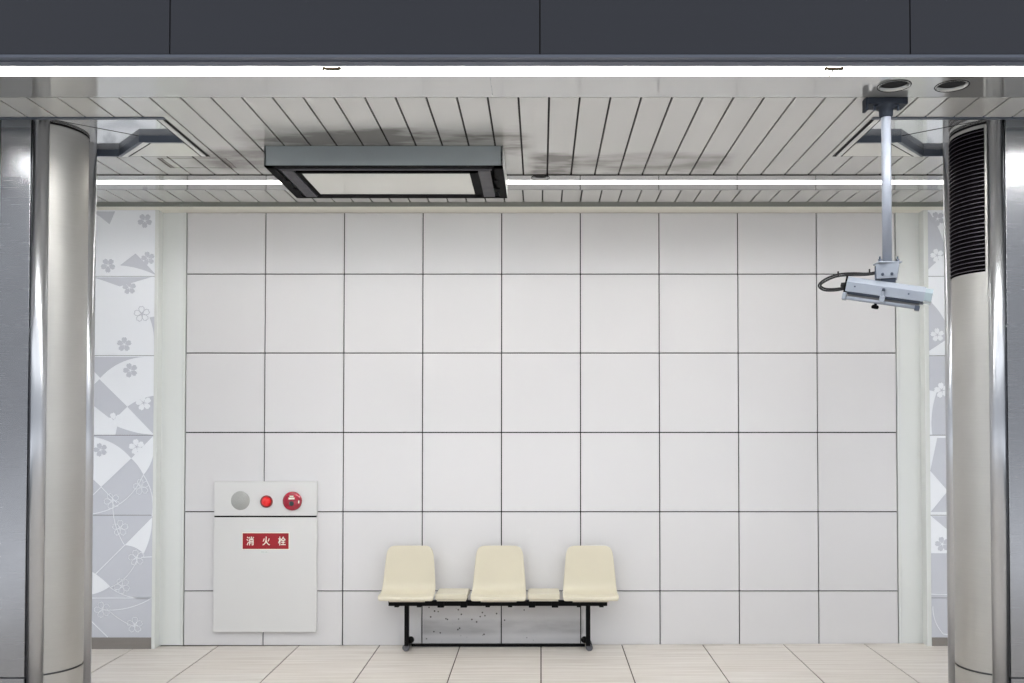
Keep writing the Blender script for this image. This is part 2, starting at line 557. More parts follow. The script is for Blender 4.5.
def side_wall(name, sgn):
    b = MB()
    xi = 2.909 if sgn < 0 else 2.917
    xs = [xi, xi + .9, xi + 1.8, abs(XL)]
    for i in range(3):
        for r in range(6):
            x0, x1 = sgn * xs[i], sgn * xs[i + 1]
            x0, x1 = min(x0, x1), max(x0, x1)
            grey = (r < 3) if sgn < 0 else (r in (0, 1, 3))
            b.box(x0 + .0012, x1 - .0012, WY, WY + .02, JZ[r] + .002, JZ[r + 1] - .002, 1 if grey else 0)
    b.box(min(sgn * xi, sgn * 5.6), max(sgn * xi, sgn * 5.6), WY + .012, 7.30, -.05, 3.40, 2)
    y1, y2 = WY - .0006, WY - .0012
    cnt = [0]

    def P(pts, mi):
        cnt[0] += 1
        yy_ = WY - .0002 - cnt[0] * .00012
        b.prism([U(*p) for p in pts], yy_, WY + .004, mi)
    y1, y2 = WY - .0024, WY - .0028
    period = .503 if sgn < 0 else .34
    for rep in range(5 if sgn < 0 else 7):
        SHIFT[0] = sgn * period * rep
        if sgn < 0:
            G, W = 1, 0
            P([(90, 209.5), (112, 209.5), (106.5, 222.5), (97, 215), (90, 210.5)], G)
            P([(117.4, 264), (132.8, 252), (143, 262)] + arc((154.3, 274.3), (117.4, 264), .05), G)
            P([(90, 276), (149, 275.8), (117.4, 285.2), (97, 278)], G)
            P([(147.5, 316.4), (152.4, 315.5), (152.4, 345.4)] + arc((152.0, 344), (147.5, 316.4), .06)[1:-1], G)
            P([(88, 356)] + [(142, 356)] + arc((142, 356), (98.8, 377), .10)[1:] + [(90, 368)], G)
            P([(98, 378.5), (126.2, 405.9), (111.9, 420), (90, 403), (86, 390)], G)
            P(arc((126.2, 405.9), (152.4, 395), -.06) + [(152.4, 433)], G)
            P([(116.3, 425.7), (114.6, 434), (151, 434)] + arc((151, 434), (116.3, 425.7), -.04)[1:-1], G)
            P(arc((88, 435.5), (130.6, 457.5), -.10) + [(101, 486), (88, 474)], W)
            P([(152.2, 435.5), (130.6, 457.5)] + arc((130.6, 457.5), (143, 474), -.05)[1:] + arc((143, 474), (152.2, 437), .12)[1:], W)
            P([(152, 516.5), (125, 544)] + arc((125, 544), (143.9, 552.4), -.10)[1:] + arc((143.9, 552.4), (152, 518), .06)[1:], W)
            P([(85, 566), (92.3, 570)] + arc((92.3, 570), (111, 585), -.03)[1:] + arc((111, 585), (92.3, 593), -.05)[1:] + [(85, 594)], W)
            L = lambda pts, w=.006: line(b, [U(*p) for p in pts], y1, W, w)
            L([(101, 486), (90, 497)])
            L([(101, 486), (117, 502)])
            L([(125, 544), (92, 577)])
            L(arc((143, 474), (152, 515), -.10))
            L(arc((143, 474), (92, 513), -.14))
            L(arc((113, 500), (125, 544), .08))
            L([(142, 556), (152, 555.5)])
            L(arc((137, 560), (111, 586), -.10))
            L(arc((111, 586), (152, 596), .10))
            L([(88, 596.4), (152.4, 596.4)])
            L(arc((103, 608), (152, 596.8), .08))
            L(arc((108, 607), (136, 625), .05))
            L([(88, 615), (109, 635)])
            for (x, y, r, mi, rot) in ((142, 219, 7.5, G, .6), (145.5, 257, 7, G, .2), (105.5, 264, 7.5, G, .6), (127, 286.5, 7, G, .1), (122.5, 343.5, 7.5, G, 0),
                                       (129, 369.5, 7.5, G, .3), (100, 449, 7, G, .3), (142.5, 402, 8, W, .2), (113.5, 419.5, 8, W, .3), (136, 446, 8, W, .2)):
                b_ = U(x, y)
                flower(b, b_[0], b_[1], r / 133.2, y2, mi, rot)
            for (x, y, rot, mi) in ((140, 313, .1, G), (141, 486, .2, W), (112, 500, .4, W), (120.5, 527, 0, W), (137, 556.5, .2, W), (123, 584.5, .5, W), (103.5, 608, .3, W), (136, 623, 0, W)):
                b_ = U(x, y)
                flower(b, b_[0], b_[1], 8 / 133.2, y2, mi, rot, True)
        else:
            G, W = 1, 0
            P([(929.7, 210), (929.7, 274.8), (962, 274.8)] + arc((946, 243), (931, 210), .04), G)
            P([(929.7, 268), (945, 254), (960, 262), (975, 274.6), (929.7, 274.6)], W)
            P([(929.7, 290), (929.7, 350), (945, 340), (955, 333)] + arc((948, 325), (933, 302), .05), G)
            P([(929.7, 389.5), (937, 391)] + arc((937, 391), (932, 434), .06)[1:] + [(929.7, 434)], W)
            P([(937, 437), (975, 437), (975, 511), (929.7, 511), (947, 490), (929.7, 470)], G)
            P([(929.7, 514.6), (975, 514.6), (975, 552), (929.7, 552)], W)
            P([(930, 515), (975, 515), (975, 548), (960, 540)], G)
            P([(929.7, 552), (975, 552), (975, 595), (929.7, 595)], G)
            L = lambda pts, w=.006: line(b, [U(*p) for p in pts], y1 - .0003, W, w)
            L(arc((929.7, 592.5), (965, 590), .04))
            L(arc((931, 605), (941, 632), .10))
            L([(941, 632), (970, 636)])
            for (x, y, r, mi, rot) in ((939.5, 217, 7.5, G, .5), (938.5, 254, 7, W, .3), (938, 334, 7, W, .1), (942, 389.5, 8, W, .2), (941, 543, 7.5, G, .2), (966, 300, 8, W, .2), (964, 450, 8, W, .2)):
                b_ = U(x, y)
                flower(b, b_[0], b_[1], r / 133.2, y2, mi, rot)
    SHIFT[0] = 0.0
    o = struct(b.build(name, ['flower_white', 'flower_grey', 'joint']))
    # pilaster edge, return and recessed plain panel beside the tiled wall
    b = MB()
    e0, e1 = sorted((sgn * xi, sgn * 2.883))
    b.box(e0, e1, WY - .004, 7.2, -.02, 3.29, 0, .003)
    struct(b.build('trim_' + ('1' if sgn < 0 else '2'), 'trim'))
    b = MB()
    p0, p1 = sorted((sgn * 2.883, sgn * 2.726))
    b.box(p0, p1, WALL_Y + .002, 7.2, .005, 3.29, 0)
    struct(b.build('wall_panel_' + ('left' if sgn < 0 else 'right'), 'side_panel'))
    b = MB()
    t0, t1 = sorted((sgn * 2.724, sgn * 2.704))
    b.box(t0, t1, WALL_Y - .004, 7.2, .005, 3.29, 0, .003)
    struct(b.build('trim_' + ('3' if sgn < 0 else '4'), 'trim'))
    b = MB()
    q0, q1 = sorted((sgn * (xi + .001), sgn * 5.6))
    b.box(q0, q1, WY - .006, WY + .01, -.02, .0815, 0, .002)
    struct(b.build('baseboard_' + ('left' if sgn < 0 else 'right'), 'baseboard'))


side_wall('wall_left', -1)
side_wall('wall_right', 1)

# ------------------------------------------------------------------ ceiling
FRONT_SLOT = (4.240, 4.424)                    # the lamp slots in the ceiling
REAR_SLOT = (6.238, 6.338)
COFF = [(-2.895, -1), (2.65, 1)]               # column centres; the coffers lie around them
CY0, CYF, CY1 = 5.0, 5.42, 5.70                # near rim, near fascia, far rim
HALF = .853
REC = 3.348


def in_coffer(xm):
    for cx, _ in COFF:
        if abs(xm - cx) < HALF:
            return cx
    return None


b = MB()


def planks(x_start, pitch, y0, y1, coff):
    gap = .0052
    k0 = math.floor((XL - x_start) / pitch)
    x = x_start + k0 * pitch
    while x < XR:
        cuts = [max(XL, x + gap), min(XR, x + pitch - gap)]
        if coff:
            for cx, _ in COFF:
                for e in (cx - HALF, cx + HALF):
                    if cuts[0] + .001 < e < cuts[-1] - .001:
                        cuts.append(e)
        cuts.sort()
        for a, c in zip(cuts, cuts[1:]):
            if c - a < .002:
                continue
            if coff and in_coffer((a + c) / 2) is not None:
                b.box(a, c, y0, CY0, CEIL, CEIL + .014, 0)
                b.box(a, c, CY1 + .004, y1, CEIL, CEIL + .014, 0)
            else:
                b.box(a, c, y0, y1, CEIL, CEIL + .014, 0)
        x += pitch


planks(.198, .1567, 4.705, 6.105, True)
planks(-.1285, .1393, 6.485, 6.82, False)
# dark backing above the plank gaps, and the void lid
b.box(XL, XR, 4.705, CY0, CEIL + .013, 3.335, 1)
b.box(XL, XR, CY1 + .004, REAR_SLOT[0] - .002, CEIL + .013, 3.335, 1)
b.box(XL, XR, REAR_SLOT[1] + .002, 6.86, CEIL + .013, 3.335, 1)
xs = [XL, COFF[0][0] - HALF, COFF[0][0] + HALF, COFF[1][0] - HALF, COFF[1][0] + HALF, XR]
for i in (0, 2, 4):
    b.box(xs[i], xs[i + 1], CY0, CY1 + .004, CEIL + .013, 3.335, 1)
b.box(XL, XR, 4.2, 7.3, 3.40, 3.44, 1)
struct(b.build('ceiling', ['plank', 'joint_ceil']))

b = MB()
x = -.42 - .9 * 2.4
xs = [XL] + [v_ for v_ in (-2.62, -.5, .78, 3.1)] + [XR]
for a, c in zip([XL, -3.2, -.245, 2.7], [-3.2, -.245, 2.7, XR]):
    b.box(a + .0006, c - .0006, FRONT_SLOT[1], 4.70, CEIL, CEIL + .02, 0)
    b.box(a + .0006, c - .0006, 6.112, REAR_SLOT[0], CEIL, CEIL + .02, 0)
    b.box(a + .0006, c - .0006, REAR_SLOT[1], 6.48, CEIL, CEIL + .02, 0)
struct(b.build('ceiling_strip', ['strip']))
b = MB()
b.box(XL, XR, 6.099, 6.112, CEIL - .004, CEIL + .02, 0)
b.box(XL, XR, 6.478, 6.484, CEIL - .001, CEIL + .02, 1)
struct(b.build('trim_5', ['joint_ceil', 'strip']))

# cornice between the rear planks and the wall
b = MB()
b.prism([(6.822, 3.31), (6.870, 3.288), (6.870, 3.40), (6.822, 3.40)], XL, XR, 0, 'X')
b.box(XL, XR, 6.8705, 7.30, 3.2885, 3.40, 1)
struct(b.build('trim_6', ['edge', 'soffit']))

# coffers around the columns
for ci, (cx, sgn) in enumerate(COFF):
    b = MB()
    s_ = -sgn                                   # direction towards the middle of the room
    # recessed lid with a hairline joint
    b.box(cx - HALF, cx + HALF, CY0, CY1 + .25, REC, REC + .02, 0)
    for d in (-1, 1):
        b.prism([(cx + d * .53, 5.428), (cx + d * .535, 5.424), (cx + d * .02, 5.02), (cx + d * .015, 5.024)], REC - .0012, REC, 1, 'Z')
    # near rim
    b.box(cx - HALF, cx + HALF, CY0 - .006, CY0 + .02, CEIL - .006, REC, 2)
    b.box(cx - HALF, cx + HALF, CY0 + .02, CY0 + .036, CEIL + .004, REC, 3)
    for d in (-1, 1):
        e = cx + d * HALF
        # side rims: black shadow slot, white trim, thin dark line
        a0, a1 = sorted((e, e - d * .026))
        b.box(a0, a1, CY0, CY1, CEIL + .004, REC, 1)
        a0, a1 = sorted((e - d * .026, e - d * .052))
        b.box(a0, a1, CY0 + .018, CY1, CEIL, REC, 3)
        a0, a1 = sorted((e - d * .052, e - d * .062))
        b.box(a0, a1, CY0 + .03, CY1, CEIL + .004, REC, 1)
        # smooth corner panel at ceiling level behind the fascia
        inner = [(e - d * .062, CYF + .022), (cx + d * .555, CYF + .022), (cx + d * .325, CY1), (e - d * .062, CY1)]
        b.prism(inner, CEIL, CEIL + .015, 4, 'Z')
        # fascia: straight run and diagonal run
        f0, f1 = sorted((e - d * .062, cx + d * .56))
        b.box(f0, f1, CYF, CYF + .02, CEIL - .002, REC, 2)
        b.prism([(cx + d * .56, CYF), (cx + d * .31, CY1), (cx + d * .285, CY1), (cx + d * .535, CYF)], CEIL - .002, REC, 2, 'Z')
        b.prism([(cx + d * .585, CYF + .021), (cx + d * .345, CY1), (cx + d * .31, CY1), (cx + d * .56, CYF + .002)], CEIL - .0025, CEIL + .01, 3, 'Z')
        b.prism([(cx + d * .600, CYF + .021), (cx + d * .360, CY1), (cx + d * .345, CY1), (cx + d * .585, CYF + .021)], CEIL - .0012, CEIL + .01, 1, 'Z')
    b.box(cx - .31, cx + .31, CY1 - .012, CY1 + .003, CEIL - .002, REC, 2)
    b.box(cx - HALF, cx + HALF, CY1 + .0005, CY1 + .0038, CEIL, REC, 1)
    struct(b.build('ceiling_coffer', ['coffer_lid', 'joint_ceil', 'coffer_frame', 'trim', 'diff_panel']))

# hairline access hatch beside the left coffer
b = MB()
hx0, hx1, hy0, hy1 = -2.385, -1.96, 5.735, 5.945
for (a, c, d, e) in ((hx0, hx1, hy0, hy0 + .004), (hx0, hx1, hy1 - .004, hy1), (hx0, hx0 + .012, hy0, hy1), (hx0 + .022, hx0 + .028, hy0, hy1), (hx1 - .012, hx1, hy0, hy1), (hx1 - .028, hx1 - .022, hy0, hy1)):
    b.box(a, c, d, e, CEIL - .0012, CEIL + .004, 0)
tag(b.build('access_hatch', mat('hatch_line', (84, 74, 70), .6)), 'thin-lined rectangular access hatch in ceiling planks beside the left column', 'hatch')

# slate beam across the front of the ceiling
b = MB()
edges = [XL, -5.006, -3.339, -1.672, -.005, 1.663, 3.33, 4.997, XR]
for a, c in zip(edges, edges[1:]):
    b.box(a + .003, c - .003, 4.15, 4.232, 3.305, 4.3, 0)
b.box(XL, XR, 4.156, 4.234, 3.30, 4.3, 2)
b.box(XL, XR, 4.148, 4.236, 3.288, 3.302, 1)
b.box(XL, XR, 4.185, 4.239, 3.284, 3.2885, 1)
struct(b.build('beam', ['beam', 'beam_low', 'joint_ceil']))


# ------------------------------------------------------------------ steel columns
def column(cx, cy, sgn, label):
    """sgn: +1 when the room's middle lies at +x of the column"""
    t = empty('steel_column', (cx, cy, floor_z(cy)))
    z0, zg, z1 = 0.0, .27 - floor_z(cy), REC - floor_z(cy)
    R = .25
    a0 = math.radians(31)
    arcp = []
    # skin: two curved flanks between the corner rods; plain rear
    def flank(b, d, r, za, zb, aa=a0, ab=PI - math.radians(43), n=28, mi=0):
        va, vb = [], []
        for i in range(n + 1):
            th = aa + (ab - aa) * i / n
            x, y = d * r * math.sin(th), -r * math.cos(th)
            va.append(b.bm.verts.new((x, y, za)))
            vb.append(b.bm.verts.new((x, y, zb)))
        for i in range(n):
            f = b.bm.faces.new((va[i], va[i + 1], vb[i + 1], vb[i]))
            f.smooth = True
            f.material_index = mi
    for d in (-1, 1):
        b = MB()
        flank(b, d, R, zg, z1)
        flank(b, d, R + .003, z1 - .014, z1 - .001, mi=1)
        o = b.build('side_cladding', ['steel_skin', 'groove'], t)
    b = MB()
    b.lathe([(R - .012, z0), (R - .012, z1)], (0, 0, 0), (0, 0, 1), 48)
    b.build('core', 'steel_back', t)
    for d in (-1, 1):
        b = MB()
        flank(b, d, R, z0, zg - .010)
        b.build('plinth', 'steel_skin', t)
        b = MB()
        b.tube([(d * .121, -.224, z0), (d * .121, -.224, z1)], .042, 32)
        b.build('corner_rod', 'steel_rod', t)
        b = MB()
        b.tube([(d * .180, .200, z0), (d * .180, .200, z1)], .043, 32)
        b.build('corner_rod', 'steel_rod', t)
    b = MB()
    b.box(-.083, .083, -.262, -.20, zg - .002, z1 - .002, 0, .002)
    b.box(-.098, .098, -.244, -.20, zg - .002, z1 - .002, 0)
    b.box(-.0795, .0795, -.2628, -.255, z1 - .055, z1 - .003, 1)
    b.build('front_panel', ['steel_panel', 'steel_rod'], t)
    b = MB()
    b.box(-.083, .083, -.262, -.20, z0, zg - .010, 0, .002)
    b.build('kick_panel', 'steel_panel', t)
    tag(t, label, 'column')
    return t, zg, z1


tl, zg, z1 = column(-2.905, 5.37, 1, 'round stainless steel column at the left edge, without a vent grille')
tr, zg, z1 = column(2.65, 5.37, -1, 'round stainless steel column at the right edge with a black louvred vent')
# louvred vent on the right column, on the flank facing the middle
g_ = empty('vent_grille', (0, 0, 0))
bpy.data.objects.remove(g_)
b = MB()
za, zb = 2.505 - floor_z(5.37), 3.315 - floor_z(5.37)
ga, gb_ = math.radians(41), math.radians(122)
N = 26


def ring_strip(b, r0, r1, za, zb, mi):
    """curved slat between two radii"""
    rows = []
    for i in range(N + 1):
        th = ga + (gb_ - ga) * i / N
        row = []
        for (r, z) in ((r0, za), (r1, za), (r1, zb), (r0, zb)):
            row.append(b.bm.verts.new((-r * math.sin(th), -r * math.cos(th), z)))
        rows.append(row)
    for p, q in zip(rows, rows[1:]):
        for k in range(4):
            f = b.bm.faces.new((p[k], q[k], q[(k + 1) % 4], p[(k + 1) % 4]))
            f.material_index = mi
    b.bm.faces.new(rows[0])
    b.bm.faces.new(rows[-1][::-1])


ring_strip(b, .2505, .2525, za, zb, 0)
vent = b.build('vent', 'grille_dark', tr)
nsl = 34
for k in range(nsl):
    b = MB()
    z = za + .012 + (zb - za - .03) * k / (nsl - 1)
    ring_strip(b, .2520, .2575, z, z + .0036, 0)
    b.build('slat', 'grille_slat', vent)

# ------------------------------------------------------------------ fluorescent rows
def light_row(x0, x1, slot, ty, tz, tubem, r, label, group, clips):
    """lamp in a white trough above the ceiling: slot = front and rear edge, ty/tz = tube axis"""
    t = empty('fluorescent_light', ((x0 + x1) / 2, slot[0], CEIL))
    h = (x1 - x0) / 2
    wd = slot[1] - slot[0]
    top = .075
    b = MB()
    b.box(-h, h, .0005, .003, .0005, top, 0)
    b.box(-h, h, wd - .003, wd - .0005, .0005, top, 0)
    b.box(-h, h, .0005, wd - .0005, top, top + .004, 0)
    b.build('housing', 'fixture', t)
    yy, zz = ty - slot[0], tz - CEIL
    b = MB()
    b.tube([(-h + .012, yy, zz), (h - .012, yy, zz)], r, 20)
    b.build('tube', tubem, t)
    for d in (-1, 1):
        b = MB()
        b.tube([(d * (h - .012), yy, zz), (d * (h - .0005), yy, zz)], r * .96, 20)
        b.box(d * (h - .006) - .005, d * (h - .006) + .005, yy - .008, yy + .008, zz, top, 0)
        b.build('end_cap', 'fixture', t)
    if clips:
        b = MB()
        # dark spring catch hanging in the slot where two lamps meet
        cy, cz = .112, .004
        b.tube([(h - .084, cy, cz - .003), (h - .080, cy - .004, cz + .006), (h - .066, cy - .002, cz + .003), (h - .006, cy - .002, cz + .003)], .0075, 8)
        b.tube([(h - .006, cy - .004, cz - .002), (h - .007, cy - .004, cz + .009)], .009, 8)
        b.tube([(h - .042, cy, cz + .002), (h - .042, wd - .001, .003)], .0028, 8)
        b.build('catch', 'clip', t)
    tag(t, label, 'light', group)


JX = [-5.685, -3.315, -.945, 1.425, 3.795]
FRONT = [(JX[1], JX[2], 'long bright fluorescent tube under the slate beam, crossing above the left column'),
         (JX[2], JX[3], 'long bright fluorescent tube under the slate beam, in the middle above the air diffuser'),
         (JX[3], JX[4], 'long bright fluorescent tube under the slate beam, crossing above the camera pole')]
for a, c, lab in FRONT:
    light_row(a, c, FRONT_SLOT, 4.305, 3.344, 'tube_f', .014, lab, 'fluorescent tubes under the slate beam', True)
REAR = [(-3.57, -1.205, 'thin bright tube near the wall, its visible run left of the air diffuser'),
        (-1.205, 1.16, 'thin bright tube near the wall, starting behind the air diffuser'),
        (1.16, 3.525, 'thin bright tube near the wall, passing behind the camera pole')]
for a, c, lab in REAR:
    light_row(a, c, REAR_SLOT, 6.275, 3.344, 'tube_r', .0125, lab, 'fluorescent tubes near the wall', False)


# ------------------------------------------------------------------ recessed downlights
def downlight(x, y, r, label):
    t = empty('recessed_downlight', (x, y, CEIL))
    b = MB()
    b.lathe([(r, .016), (r, -.002), (r * 1.12, -.002), (r * 1.14, 0)], (0, 0, 0), (0, 0, 1), 40, 1)
    b.lathe([(r * 1.14, -.0012), (r * 1.17, -.0035), (r * 1.20, 0)], (0, 0, 0), (0, 0, 1), 40, 0)
    b.build('trim_ring', ['frame_dark', 'strip'], t)
    b = MB()
    b.lathe([(0, .014), (r * .985, .014), (r * .985, .018), (0, .018)], (0, 0, 0), (0, 0, 1), 40, 0)
    b.build('lens', 'lens_dark', t)
    tag(t, label, 'downlight', None)


DL = [(1.74, 4.545, .068), (2.025, 4.545, .068), (-.003, 6.174, .052)]
# cut the three round holes out of the polished strip
strip = bpy.data.objects['ceiling_strip']
cut = MB()
for x, y, r in DL:
    cut.lathe([(0, -.03), (r * 1.01, -.03), (r * 1.01, .06), (0, .06)], (x, y, CEIL), (0, 0, 1), 40, 0, False)
co = cut.build('hole_cutter', 'fixture')
md = strip.modifiers.new('holes', 'BOOLEAN')
md.operation = 'DIFFERENCE'
md.object = co
md.solver = 'EXACT'
bpy.context.view_layer.update()
nm = bpy.data.meshes.new_from_object(strip.evaluated_get(bpy.context.evaluated_depsgraph_get()))
strip.modifiers.clear()
strip.data = nm
bpy.data.objects.remove(co)
downlight(*DL[0], 'unlit recessed ceiling downlight directly above the camera pole')
downlight(*DL[1], 'unlit recessed ceiling downlight right of the camera pole')
downlight(*DL[2], 'unlit recessed ceiling downlight right of the slate ceiling diffuser')

# ------------------------------------------------------------------ ceiling diffuser
D = empty('ceiling_diffuser', (-.936, 5.862, CEIL))
hx, hy, dz = .709, .372, -.120
b = MB()
b.box(-hx, hx, -hy, -hy + .012, dz, -.001, 0, .002)
b.box(-hx, -hx + .012, -hy, hy, dz, -.001, 0, .002)
b.box(-hx, hx, hy - .012, hy, dz, -.001, 0, .002)
b.build('housing', 'slate', D)
b = MB()
b.box(hx - .012, hx, -hy + .0, hy, dz, -.001, 0, .002)  # right side of the slate housing, lamp light painted in as white
b.build('lit_side_plate', 'fixture', D)['label'] = 'right side plate, pale with painted-in lamp light'
b = MB()
b.box(-hx + .012, hx - .012, -hy + .012, hy - .012, -.06, -.04, 0)
b.box(-hx + .0, hx - .0, -hy, -hy + .05, dz - .003, dz + .002, 0)
b.box(-hx + .0, hx - .0, hy - .035, hy, dz - .003, dz + .002, 0)
for d in (-1, 1):
    a, c = sorted((d * hx, d * (hx - .055)))
    b.box(a, c, -hy, hy, dz - .003, dz + .002, 0)
b.build('inner_frame', 'frame_dark', D)
b = MB()
b.box(-.525, .500, -.225, .264, dz - .004, dz + .02, 0, .002)
b.build('centre_panel', 'diff_panel', D)
b = MB()
b.box(-.54, .54, -.250, -.225, dz - .006, dz + .02, 0)
b.box(-.54, .54, .264, .325, dz - .006, dz + .02, 0)
for d in (-1, 1):
    a, c = sorted((d * (.527 if d < 0 else .501), d * .553))
    b.box(a, c, -.250, .325, dz - .006, dz + .02, 0)
b.build('panel_border', 'frame_dark', D)
for d in (-1, 1):
    b = MB()
    a, c = sorted((d * .556, d * .63))
    b.prism([(a, dz - .010), (c, dz - .010), (c - .01, dz + .02), (a + .01, dz + .02)], -.29, .31, 0)
    b.build('louvre', 'frame_grey', D)
b = MB()
b.box(-.64, .64, -.305, -.285, dz - .004, dz + .02, 0)
b.build('louvre', 'frame_grey', D)
for d in (-1, 1):
    for yy_ in (-.08, .12):
        b = MB()
        b.box(d * .655 - .014, d * .655 + .014, yy_, yy_ + .09, dz - .007, dz, 0, .002)
        b.build('catch', 'frame_dark', D)
tag(D, 'slate-framed rectangular air diffuser with cream centre panel fixed to the ceiling', 'air diffuser')

# ------------------------------------------------------------------ ceiling pole and security camera
PX, PY_ = 1.768, 4.73
Pm = empty('ceiling_pole', (PX, PY_, CEIL))
b = MB()
b.box(-.10, .10, -.035, .06, -.034, -.001, 0, .002)
b.build('mounting_plate', 'plate_dark', Pm)
b = MB()
b.box(-.115, -.10, -.035, .02, -.065, -.001, 0, .003)
b.build('bracket_arm', 'plate_dark', Pm)
b = MB()
b.lathe([(.026, -.095), (.034, -.085), (.036, -.05), (.055, -.045), (.055, -.034)], (0, 0, 0), (0, 0, 1), 24)
b.build('collar', 'plate_dark', Pm)
for dx in (-.062, .058):
    b = MB()
    b.tube([(dx, -.012, -.034), (dx, -.012, -.062)], .0075, 6)
    b.build('bolt', 'cctv_dark', Pm)
b = MB()
b.tube([(0, 0, -.06), (0, 0, -.842)], .0238, 24)
b.build('tube', 'pole', Pm)
b = MB()
b.box(-.058, .060, -.045, .045, -.848, -.840, 0, .002)
b.build('foot_plate', 'cctv', Pm)
for dx in (-.045, .045):
    b = MB()
    b.tube([(dx, -.02, -.840), (dx, -.02, -.826)], .009, 6)
    b.tube([(dx, -.02, -.826), (dx, -.02, -.812)], .0045, 8)
    b.build('bolt', 'cctv_dark', Pm)
tag(Pm, 'slim pale grey pole hanging from ceiling, carrying the security camera', 'pole')

C_ = empty('security_camera', (PX, PY_, CEIL - .848), (0, 0, math.radians(-21)))
b = MB()
b.prism([(-.055, -.001), (.058, -.001), (.046, -.078), (-.050, -.078)], -.042, -.036, 0)
b.prism([(-.055, -.001), (.058, -.001), (.046, -.078), (-.050, -.078)], .036, .042, 0)
b.box(-.052, .054, -.04, .04, -.012, -.001, 0)
b.build('swivel_bracket', 'cctv', C_)
b = MB()
b.box(-.060, -.050, -.040, .040, -.085, -.012, 0, .002)
b.box(-.03, .04, -.03, .03, -.10, -.03, 0)
b.build('bracket_side', 'cctv_dark', C_)
for dx in (-.022, .022):
    b = MB()
    b.tube([(dx, -.050, -.058), (dx, -.041, -.058)], .008, 6)
    b.build('bolt', 'cctv_dark', C_)
# housing, tilted 9.3 degrees nose down; local x runs to the lens end
H_ = Matrix.Translation((-.018, 0, -.143)) @ Matrix.Rotation(math.radians(11.5), 4, 'Y')


def housed(b, name, mats, parent=C_):
    b.bm.transform(H_)
    return b.build(name, mats, parent)


L0, L1 = -.183, .190
hood = [(-.062, -.028), (-.062, .020), (-.034, .050), (.034, .050), (.062, .020), (.062, -.028), (.056, -.028), (.056, .016), (.030, .044), (-.030, .044), (-.056, .016), (-.056, -.028)]
b = MB()
b.prism(hood, L0, L1 + .005, 0, 'X')
hd = housed(b, 'sun_hood', 'cctv')
b = MB()
b.prism([(-.062, -.020), (-.062, .018), (-.034, .044), (.034, .044), (.062, .018), (.062, -.020), (.058, -.024), (-.058, -.024)], L1 + .005, L1 + .04, 0, 'X')
o = housed(b, 'visor', mat('visor_pale_green', (152, 166, 172), .15, ior=1.5))
o['label'] = 'pale green glassy visor'
b = MB()
b.box(L0 + .01, L1 - .01, -.050, .050, -.040, .030, 0, .006)
housed(b, 'body', 'cctv_dark')
b = MB()
b.box(L0 - .009, L0, -.056, .056, -.034, .052, 0, .002)
housed(b, 'rear_plate', 'frame_dark')
b = MB()
b.tube([(L0 + .012, -.048, -.060), (L1 - .02, -.048, -.060)], .0095, 14)
housed(b, 'rail', 'cctv')
b = MB()
b.box(L0 + .012, L1 - .015, -.045, .045, -.058, -.054, 0)
housed(b, 'base_plate', 'cctv_dark')
b = MB()
b.box(L0 - .010, L0 + .010, -.060, .0, -.070, -.034, 0, .003)
housed(b, 'rail_bracket', 'cctv')
b = MB()
b.box(L1 - .030, L1 - .006, -.058, -.02, -.074, -.050, 0, .003)
housed(b, 'rail_bracket', 'cctv_dark')
b = MB()
b.box(-.012, .014, -.072, -.058, -.060, -.030, 0, .002)
b.box(-.006, .006, -.070, -.060, -.034, .004, 0, .002)
housed(b, 'latch', 'cctv')
b = MB()
b.tube([(0, -.068, -.004), (0, -.068, .010)], .008, 8)
housed(b, 'latch_pin', 'cctv_dark')
b = MB()
b.lathe([(0, -.095), (.016, -.094), (.019, -.086), (.016, -.078), (.007, -.074), (.007, -.066)], (-.025, -.045, 0), (0, 0, 1), 16)
housed(b, 'knob', 'frame_dark')
for dx in (-.14, .12):
    b = MB()
    b.tube([(dx, -.066, .0), (dx, -.061, .0)], .0045, 8)
    housed(b, 'screw', 'cctv_dark')
b = MB()
b.tube([(L0 - .030, -.02, .006), (L0 - .008, -.02, .006)], [.011, .016], 14)
housed(b, 'cable_gland', 'rubber')


def smooth_path(pts, n=6):
    out = []
    P_ = [Vector(p) for p in pts]
    for i in range(len(P_) - 1):
        p0, p1, p2, p3 = P_[max(0, i - 1)], P_[i], P_[i + 1], P_[min(len(P_) - 1, i + 2)]
        for k in range(n):
            t = k / n
            out.append(.5 * ((2 * p1) + (-p0 + p2) * t + (2 * p0 - 5 * p1 + 4 * p2 - p3) * t * t + (-p0 + 3 * p1 - 3 * p2 + p3) * t ** 3))
    out.append(P_[-1])
    return out


for off in (0, 1):
    o1 = .008 * off
    b = MB()
    b.tube(smooth_path([(-.055, -.02, -.040 - o1), (-.10, -.02, -.044 - o1), (-.17, -.02, -.038 - o1 * 1.4), (-.24, -.02 - o1, -.040 - o1 * 1.5), (-.305 + o1, -.02, -.062 - o1),
                        (-.336 + o1 * 1.3, -.02, -.092), (-.312 + o1, -.02, -.118 + o1), (-.26, -.02, -.124 + o1 * 1.2), (-.205, -.02, -.118 + o1)]), .0048, 10)
    b.build('cable', 'rubber', C_)
for (dx, dz_) in ((-.238, -.032), (-.085, -.030)):
    b = MB()
    b.box(dx - .004, dx + .004, -.03, -.01, dz_ - .022, dz_ + .006, 0, .001)
    b.build('cable_tie', 'rubber', C_)
tag(C_, 'pale grey box security camera with looped black cable on ceiling pole', 'camera')

